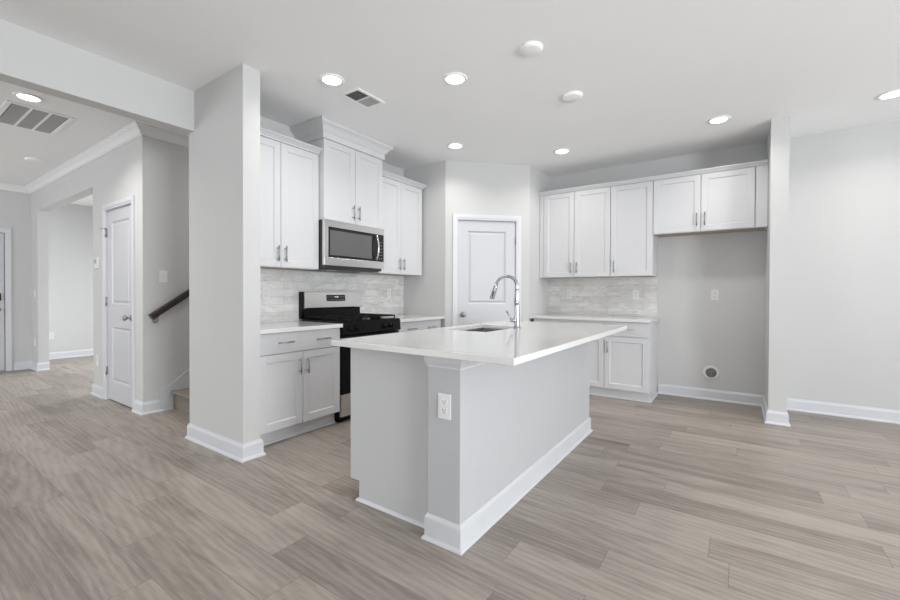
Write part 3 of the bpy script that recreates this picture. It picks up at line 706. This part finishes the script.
# ------------------------------------------------------------------ range (local x -> +Y, front -> +X)
def gas_range():
    ox, oy = -2.890, 2.4915
    t = thing('gas_range', 'black and stainless freestanding gas range with cast iron grates', 'range', (ox, oy, 0), R(90))
    w = 0.763; D = ox - XW - 0.012   # local y = depth from the door face
    MB().box(0, w, 0.035, D, 0.03, 0.893).box(0.02, w - .02, 0.06, D, 0.0005, 0.03).build('oven_body', BLACK, t)
    # cooktop deck
    MB().box(0.0, w, 0.015, D - 0.055, 0.8935, 0.913, 0.003).build('cooktop', BLACK, t)
    # front control panel (slightly proud)
    cp = MB().prism([(-0.018, 0.79), (-0.024, 0.80), (-0.012, 0.905), (0.014, 0.912), (0.034, 0.912), (0.034, 0.79)], 0, 0.0, w).build('control_panel', BLACK, t)
    for x in (0.088, 0.165, w - 0.235, w - 0.148):
        Mx = Matrix.Translation((x, -0.0195, 0.846)) @ Matrix.Rotation(R(84), 4, 'X')
        k = MB().lathe([(0, 0), (0.024, 0), (0.025, 0.006), (0.021, 0.010), (0.0195, 0.026), (0.017, 0.030), (0, 0.030)], Mx)
        k.box(x - 0.0035, x + 0.0035, -0.056, -0.035, 0.828, 0.868, 0.002)
        k.build('knob', BLACK, cp)
    # oven door with window and handle
    dm = MB().box(0.003, w - 0.003, 0.0, 0.033, 0.265, 0.78, 0.004).build('oven_door', BLACK, t)
    MB().box(0.10, w - 0.10, -0.002, 0.001, 0.36, 0.64).build('oven_window', BGLASS, dm)
    h = MB().cyl((0.05, -0.048, 0.735), (w - 0.05, -0.048, 0.735), 0.011)
    for x in (0.08, w - 0.08): h.cyl((x, 0.0, 0.735), (x, -0.048, 0.735), 0.008, 12)
    h.build('door_handle', STEEL, dm)
    MB().box(0.003, w - 0.003, 0.0, 0.033, 0.058, 0.258, 0.006).build('warming_drawer', STEEL, t)['label'] = 'stainless bottom drawer'
    # backguard
    b = MB(); yb0 = D - 0.05
    b.box(0.0, w + 0.002, yb0 + 0.012, D, 0.915, 1.180, 0.004)
    b.prism([(yb0 + 0.0125, 0.915), (yb0 - 0.004, 0.915), (yb0 + 0.008, 1.02), (yb0 - 0.018, 1.028), (yb0 + 0.0125, 1.17)], 0, 0.025, w - .008)
    b.build('backguard', BLACK, t)
    cpn = MB().prism([(yb0 + 0.006, 1.182), (yb0 - 0.014, 1.176), (yb0 - 0.034, 1.024), (yb0 - 0.028, 1.018), (yb0 + 0.006, 1.018)], 0, 0.020, w + 0.0).build('backguard_panel', STEEL, t)
    # display flush on the sloped face
    def slope(z): return yb0 - 0.014 - (1.176 - z) * (0.020 / 0.152)
    z0, z1 = 1.085, 1.150
    dsp = MB().poly([(0.275, slope(z0) - 0.0015, z0), (0.52, slope(z0) - 0.0015, z0), (0.52, slope(z1) - 0.0015, z1), (0.275, slope(z1) - 0.0015, z1)])
    dsp.poly([(0.275, slope(z0) + 0.001, z0), (0.52, slope(z0) + 0.001, z0), (0.52, slope(z1) + 0.001, z1), (0.275, slope(z1) + 0.001, z1)])
    dd_ = dsp.build('display', SCREEN, cpn)
    dg = MB()
    for i, x in enumerate((0.378, 0.390, 0.406, 0.418)):
        zc = 1.128
        def seg(xa, xb, za, zb): dg.box(xa, xb, slope(zc) - 0.0028, slope(zc) - 0.0016, za, zb)
        seg(x, x + 0.0015, zc - 0.007, zc + 0.007) if i == 0 else (seg(x, x + .0075, zc + .006, zc + .0072), seg(x, x + .0075, zc - .0072, zc - .006), seg(x, x + .0013, zc - .006, zc + .006), seg(x + .0062, x + .0075, zc - .006, zc + .006))
    dg.build('clock_digits', DIGIT, dd_)
    for r_ in range(2):
        for c_ in range(9):
            x = 0.288 + c_ * 0.026
            if 0.36 < x < 0.42 and r_ == 1: continue
            bt = MB().box(x, x + 0.010, slope(1.1 + r_ * .028) - 0.0026, slope(1.1 + r_ * .028) - 0.0014, 1.098 + r_ * .028, 1.102 + r_ * .028)
            bt.build('touch_key', PRINT, dd_)
    # burners
    cz = 0.9135
    for (x, y, r_) in ((0.17, 0.17, 0.045), (w - 0.17, 0.17, 0.05), (0.17, 0.43, 0.038), (w - 0.17, 0.43, 0.04), (w / 2, 0.30, 0.042)):
        MB().lathe([(r_ + 0.012, 0), (r_ + 0.010, 0.006), (r_, 0.008), (r_, 0.016), (r_ - 0.004, 0.019), (0, 0.019)], Matrix.Translation((x, y, cz))).build('burner', IRON, t)
    # grates: three sections
    for (a, b_) in ((0.015, 0.262), (0.266, w - 0.266), (w - 0.262, w - 0.015)):
        g = MB(); ya, yb_ = 0.040, D - 0.085; z0, z1 = 0.932, 0.946; s = 0.010
        g.box(a, b_, ya, ya + s, z0, z1, .002).box(a, b_, yb_ - s, yb_, z0, z1, .002).box(a, a + s, ya, yb_, z0, z1, .002).box(b_ - s, b_, ya, yb_, z0, z1, .002)
        ymid = (ya + yb_) / 2; g.box(a, b_, ymid - s / 2, ymid + s / 2, z0, z1, .002)
        xm = (a + b_) / 2
        g.box(xm - s / 2, xm + s / 2, ya, yb_, z0, z1, .002)
        for yy in ((ya * 3 + yb_) / 4, (ya + yb_ * 3) / 4): g.box(a, b_, yy - s / 2, yy + s / 2, z0, z1, .002)
        for xx in (a, b_ - s):
            for yy in (ya, ymid - s / 2, yb_ - s): g.box(xx, xx + s, yy, yy + s, cz + 0.0002, z0)
        g.build('grate', IRON, t)
gas_range()

# ------------------------------------------------------------------ microwave
def microwave():
    ox, oy = -3.100, 2.473
    t = thing('microwave', 'stainless over-the-range microwave with dark glass door', 'microwave', (ox, oy, 1.39), R(90))
    w = 0.783; D = ox - XW - 0.012
    def z(v): return v - 1.39
    MB().box(0.014, w - 0.012, 0.032, D, z(1.400), z(1.8465), 0.003).build('case', DGREY, t)
    # door: stainless frame round the window
    d = MB(); wl, wr, wb, wtp = 0.045, 0.640, z(1.500), z(1.782)
    d.box(0, 0.766 + .013, 0, 0.03, wtp, z(1.8465), 0.003); d.box(0, 0.766 + .013, 0, 0.03, z(1.425), wb, 0.003)
    d.box(0, wl, 0, 0.03, wb, wtp, 0.001)
    d.box(w - 0.012, w - 0.004, 0, 0.03, wb, wtp)
    dm = d.build('door', STEEL, t)
    g = MB().box(wl, w - 0.0125, 0.003, 0.028, wb + .0002, wtp - .0002)
    gg = g.build('glass_front', BGLASS, dm)
    # inner mesh window, slightly lighter
    MB().box(wl + 0.02, 0.60, 0.0015, 0.0029, wb + 0.022, wtp - 0.028).build('window_screen', mat('microwave_screen', (0.11, 0.11, 0.112), 0.12, spec=0.6, var=0.05), gg)
    # control keys
    for r_ in range(6):
        for c_ in range(2): MB().box(0.705 + c_ * 0.028, 0.722 + c_ * 0.028, 0.0016, 0.0029, z(1.53) + r_ * 0.034, z(1.534) + r_ * 0.034).build('touch_key', PRINT, gg)
    MB().box(0.700, 0.755, 0.0014, 0.0029, z(1.745), z(1.765)).build('display', DIGIT if False else SCREEN, gg)
    # curved bar handle
    zc = z(1.641); pts = []
    for i in range(15):
        a = -1 + 2 * i / 14
        pts.append((0.652, -0.014 - 0.030 * (1 - a * a), zc + a * 0.128))
    h = MB().tube(pts, [0.0095] * 15, 14)
    h.cyl((0.652, 0.003, zc - 0.122), (0.652, -0.018, zc - 0.122), 0.009).cyl((0.652, 0.003, zc + 0.122), (0.652, -0.018, zc + 0.122), 0.009)
    h.build('handle', STEEL, dm)
    # underside vent tray
    b = MB().prism([(0.03, z(1.425) - 0.0005), (0.03, z(1.415)), (0.07, z(1.392)), (D - 0.02, z(1.386)), (D - 0.02, z(1.399))], 0, 0.03, w - 0.03)
    b.build('underside_tray', DGREY, t)
    for x in (0.12, w - 0.25):
        m = MB()
        for i in range(6): m.box(x, x + 0.13, 0.11 + i * 0.018, 0.12 + i * 0.018, z(1.3835), z(1.3875))
        m.build('grease_filter', STEEL, t)
microwave()

# ------------------------------------------------------------------ outlets, switches, small wall items
def outlet(name, label, loc, rz, kind='outlet', w=0.072, h=0.117, parent_cat=None):
    t = thing(name, label, 'switch' if kind == 'switch' else 'outlet', loc, rz)
    MB().box(-w / 2, w / 2, -0.006, -0.0004, -h / 2, h / 2, 0.002).build('cover_plate', PLAST, t)
    if kind == 'outlet':
        for s_ in (-1, 1):
            c = s_ * 0.0205
            f = MB().box(-0.0165, 0.0165, -0.0085, -0.006, c - 0.0145, c + 0.0145, 0.004).build('receptacle', PLAST, t)
            sl = MB().box(-0.0075, -0.0055, -0.0089, -0.0084, c - 0.001, c + 0.008).box(0.0055, 0.0075, -0.0089, -0.0084, c, c + 0.008).cyl((0, -0.0089, c - 0.007), (0, -0.0084, c - 0.007), 0.0028, 10)
            sl.build('slots', SLOT, f)
    else:
        n = 2 if w > 0.1 else 1
        for i in range(n):
            cx = (i - (n - 1) / 2) * 0.046
            MB().prism([(-0.006, -0.034), (-0.0095, -0.034), (-0.007, 0.0), (-0.0095, 0.0325), (-0.006, 0.034)], 0, cx - 0.0165, cx + 0.0165).build('rocker', PLAST, t)
    return t
LY = R(90)      # faces +X
outlet('outlet', 'white duplex outlet on the corner pilaster of the island', (-1.109, 1.568, 0.647), 0)
outlet('outlet', 'white outlet on the tile backsplash left of the range', (XW + 0.009, 2.152, 1.165), LY)
outlet('outlet', 'white outlet on the tile backsplash right of the range', (XW + 0.009, 3.760, 1.165), LY)
outlet('outlet', 'left outlet on the tile backsplash of the back wall', (-1.825, YB - 0.009, 1.160), 0)
outlet('outlet', 'right outlet on the tile backsplash of the back wall', (-1.004, YB - 0.009, 1.160), 0)
outlet('outlet', 'white outlet on the bare wall of the fridge space', (-0.199, YB, 1.160), 0)
outlet('light_switch', 'white rocker switch above the stair handrail', (XS, 1.768, 1.326), LY, 'switch')
outlet('outlet', 'low white outlet between the hall opening and closet door', (-5.93, YH, 0.40), 0)
outlet('outlet', 'low white outlet in the room beyond the hall opening', (-9.80, 2.002, 0.405), LY)
outlet('outlet', 'low white outlet on the narrow wall at the far end of the hall', (-8.67, YH, 0.42), 0)
outlet('light_switch', 'white switch on the narrow wall at the far end of the hall', (-8.67, YH, 1.15), 0, 'switch')
# thermostat / keypad by the opening
t = thing('thermostat', 'small white thermostat on the hall wall left of the closet door', 'thermostat', (-5.905, YH, 1.495))
MB().box(-0.045, 0.045, -0.024, -0.0005, -0.06, 0.06, 0.004).build('housing', PLAST, t)
MB().box(-0.032, 0.032, -0.0255, -0.0242, -0.005, 0.045).build('screen', mat('lcd_grey', (0.35, 0.38, 0.36), 0.3), t)
# fridge water supply box
t = thing('water_supply_box', 'round white recessed water valve box low on the fridge wall', 'valve box', (-0.229, YB, 0.300))
MX = Matrix.Rotation(R(90), 4, 'X')
MB().lathe([(0.052, -0.0), (0.078, 0.0005), (0.079, 0.004), (0.074, 0.007), (0.056, 0.008), (0.052, 0.006), (0.052, -0.0)], MX, 40).build('rim', PLAST, t)
MB().lathe([(0.0, 0.0006), (0.0525, 0.0006)], MX, 40).build('recess', VENTD, t)
v = MB().cyl((0.004, -0.001, -0.030), (0.004, -0.026, -0.030), 0.010, 16).cyl((0.004, -0.018, -0.036), (0.004, -0.018, 0.012), 0.008, 16).cyl((-0.018, -0.03, 0.014), (0.026, -0.03, 0.014), 0.006, 12).cyl((0.004, -0.018, 0.012), (0.004, -0.03, 0.014), 0.006, 12)
v.build('valve', BRASSV, t)

# ------------------------------------------------------------------ ceiling fixtures
LIGHTS = [(-4.738, 0.842, 'recessed downlight in the hall ceiling beside the return grille', 11.0),
          (-2.480, 2.046, 'recessed downlight nearest the wall end, beside the small ceiling vent', 4.6),
          (-1.719, 2.547, 'recessed downlight above the island, right of the small ceiling vent', 4.6),
          (-2.489, 3.700, 'recessed downlight in front of the corner left of the pantry door', 4.6),
          (-1.608, 4.504, 'recessed downlight in front of the left back wall cabinets', 4.6),
          (-0.147, 4.487, 'recessed downlight in front of the fridge cabinet', 4.6),
          (0.992, 4.679, 'recessed downlight at the right edge near the bare back wall', 4.6)]
proto = None
for i, (x, y, lab, pw) in enumerate(LIGHTS):
    if proto is None:
        t = thing('ceiling_light', lab, 'ceiling light', (x, y, H), 0, 'recessed ceiling downlights')
        MB().lathe([(0.066, -0.0004), (0.090, -0.0004), (0.092, -0.003), (0.086, -0.008), (0.070, -0.010), (0.066, -0.0075)], None, 40).build('trim_ring', VENTW, t)
        MB().lathe([(0.0, -0.0085), (0.040, -0.0085), (0.0655, -0.0065)], None, 40).build('diffuser', FROST, t)
        proto = t
    else:
        t = copy_tree(proto); t.location = (x, y, H); t['label'] = lab
    ld = bpy.data.lights.new('downlight_lamp', 'AREA'); ld.shape = 'DISK'; ld.size = 0.13; ld.energy = pw; ld.color = (1.0, 0.975, 0.94); ld.spread = R(140)
    lo = bpy.data.objects.new('downlight_lamp', ld); COL.objects.link(lo); lo.location = (x, y, H - 0.012)

def detector(name, label, cat, x, y, r):
    t = thing(name, label, cat, (x, y, H))
    MB().lathe([(0, -0.0004), (r, -0.0004), (r, -0.010), (r * 0.92, -0.020), (r * 0.80, -0.024), (0, -0.025)], None, 36).build('housing', VENTW, t)
    return t
detector('ceiling_speaker', 'nearer round white ceiling disc between the downlights', 'ceiling disc', -1.098, 2.503, 0.072)
detector('smoke_detector', 'farther round white ceiling disc toward the pantry', 'ceiling disc', -1.091, 3.292, 0.080)
detector('smoke_detector', 'round white smoke detector on the hall ceiling', 'smoke detector', -6.90, 1.261, 0.075)
# kitchen supply vent
def vent():
    x0, x1, y0_, y1_ = -2.612, -2.408, 2.232, 2.535; t = thing('ceiling_vent', 'small white two-way ceiling vent near the microwave cabinet', 'vent', ((x0 + x1) / 2, (y0_ + y1_) / 2, H))
    cx, cy = t.location.x, t.location.y; a, b = (x1 - x0) / 2, (y1_ - y0_) / 2; f = 0.026
    MB().box(-a, -a + f, -b, b, -0.008, -0.0004, .002).box(a - f, a, -b, b, -0.008, -0.0004, .002).box(-a + f, a - f, -b, -b + f, -0.008, -0.0004, .002).box(-a + f, a - f, b - f, b, -0.008, -0.0004, .002).box(-a + f, a - f, -0.004, 0.004, -0.008, -0.0004).build('frame', VENTW, t)
    MB().box(-a + f, a - f, -b + f, b - f, -0.0012, -0.0005).build('backing', VENTD, t)
    for s_ in (-1, 1):
        m = MB(); y = 0.006
        while y < b - f - 0.006:
            yy = s_ * y
            m.prism([(yy + s_ * 0.006, -0.007), (yy + 0.001 + s_ * 0.006, -0.007), (yy + 0.001, -0.0014), (yy, -0.0014)], 0, -a + f, a - f)
            y += 0.0105
        m.build('louvers', VENTB, t)
vent()
def return_grille():
    x0, x1, y0_, y1_ = -5.672, -4.955, 0.752, 1.185
    t = thing('return_grille', 'large white three-bay return air grille on the hall ceiling', 'vent', ((x0 + x1) / 2, (y0_ + y1_) / 2, H))
    a, b = (x1 - x0) / 2, (y1_ - y0_) / 2; f = 0.034
    m = MB().box(-a, -a + f, -b, b, -0.008, -0.0004, .002).box(a - f, a, -b, b, -0.008, -0.0004, .002).box(-a + f, a - f, -b, -b + f, -0.008, -0.0004, .002).box(-a + f, a - f, b - f, b, -0.008, -0.0004, .002)
    n = 3; span = 2 * (b - f)
    for k in range(1, n): y = b - f - span * k / n; m.box(-a + f, a - f, y - 0.009, y + 0.009, -0.008, -0.0004)
    m.build('frame', VENTW, t)
    MB().box(-a + f, a - f, -b + f, b - f, -0.0012, -0.0005).build('backing', VENTD, t)
    for k in range(n):
        ya = b - f - span * (k + 1) / n + 0.009; yb_ = b - f - span * k / n - 0.009
        m = MB(); x = -a + f + 0.004
        while x < a - f - 0.006:
            m.prism([(x, -0.0075), (x + 0.0012, -0.0075), (x + 0.0062, -0.0014), (x + 0.005, -0.0014)], 1, ya, yb_); x += 0.012
        m.build('louvers', VENTB, t)
return_grille()

# ------------------------------------------------------------------ staircase, skirt, handrail
def stairs():
    t = thing('staircase', 'carpeted stairs rising between the hall and kitchen walls', 'staircase', (-4.12, 1.85, 0)); O = Vector(t.location)
    xa, xb = XS + 0.019, XW - 0.092 - 0.001
    rise, run = 0.19, 0.262
    for i in range(12):
        y = 1.852 + i * run; z = rise * (i + 1)
        m = MB().box(xa, xb, y, y + run + 0.02, z - rise + 0.001, z - 0.03)
        m.box(xa, xb, y - 0.028, y + run - 0.001, z - 0.032, z, 0.012)
        o = m.build('stair_step', CARPET, t); o.matrix_parent_inverse = Matrix.Translation(-O)
    # skirt board on the left wall
    s = MB().prism([(1.738, 0.0), (1.738, 0.175), (1.756, 0.192), (1.756 + 2.9, 0.192 + 2.9 * 0.725), (1.756 + 2.9, 0.0)], 0, XS + 0.0165, XS + 0.0005)
    s.prism([(1.733, 0.118), (1.733, 0.178), (1.752, 0.199), (1.752 + 2.9, 0.199 + 2.9 * 0.725), (1.752 + 2.9, 0.180 + 2.9 * 0.725), (1.758, 0.182), (1.748, 0.170), (1.748, 0.118)], 0, XS + 0.020, XS + 0.0005)
    o = s.build('skirt_board', TRIM, t); o.matrix_parent_inverse = Matrix.Translation(-O)
    return t
stairs()
def rail():
    t = thing('handrail', 'dark stained wooden handrail on the stairwell wall', 'handrail', (XS, 1.63, 0.9)); O = Vector(t.location)
    sl = 0.70; p0 = Vector((XS + 0.062, 1.642, 0.930)); n = Vector((0, 1, sl)).normalized()
    m = MB(); a = p0; b = p0 + n * 3.4
    u = Vector((0, -n.z, n.y))
    pr = [(-0.022, -0.018), (-0.018, -0.026), (0.018, -0.026), (0.022, -0.018), (0.022, 0.006), (0.026, 0.014), (0.020, 0.028), (0.0, 0.034), (-0.020, 0.028), (-0.026, 0.014), (-0.022, 0.006)]
    A = [m.bm.verts.new(a + Vector((x, 0, 0)) + u * z) for x, z in pr]; B = [m.bm.verts.new(b + Vector((x, 0, 0)) + u * z) for x, z in pr]
    m.bm.faces.new(A); m.bm.faces.new(B[::-1])
    for i in range(len(A)): m.bm.faces.new([A[i], B[i], B[(i + 1) % len(A)], A[(i + 1) % len(A)]])
    o = m.build('rail', RAILW, t); o.matrix_parent_inverse = Matrix.Translation(-O)
    for d in (0.07, 1.3, 2.6):
        c = p0 + n * d
        br = MB().tube([(XS + 0.001, c.y, c.z - 0.075), (XS + 0.03, c.y, c.z - 0.075), (XS + 0.055, c.y, c.z - 0.062), (XS + 0.062, c.y, c.z - 0.028)], 0.007, 12)
        br.cyl((XS + 0.0008, c.y, c.z - 0.075), (XS + 0.006, c.y, c.z - 0.075), 0.027)
        o = br.build('bracket', NICKEL, t); o.matrix_parent_inverse = Matrix.Translation(-O)
rail()
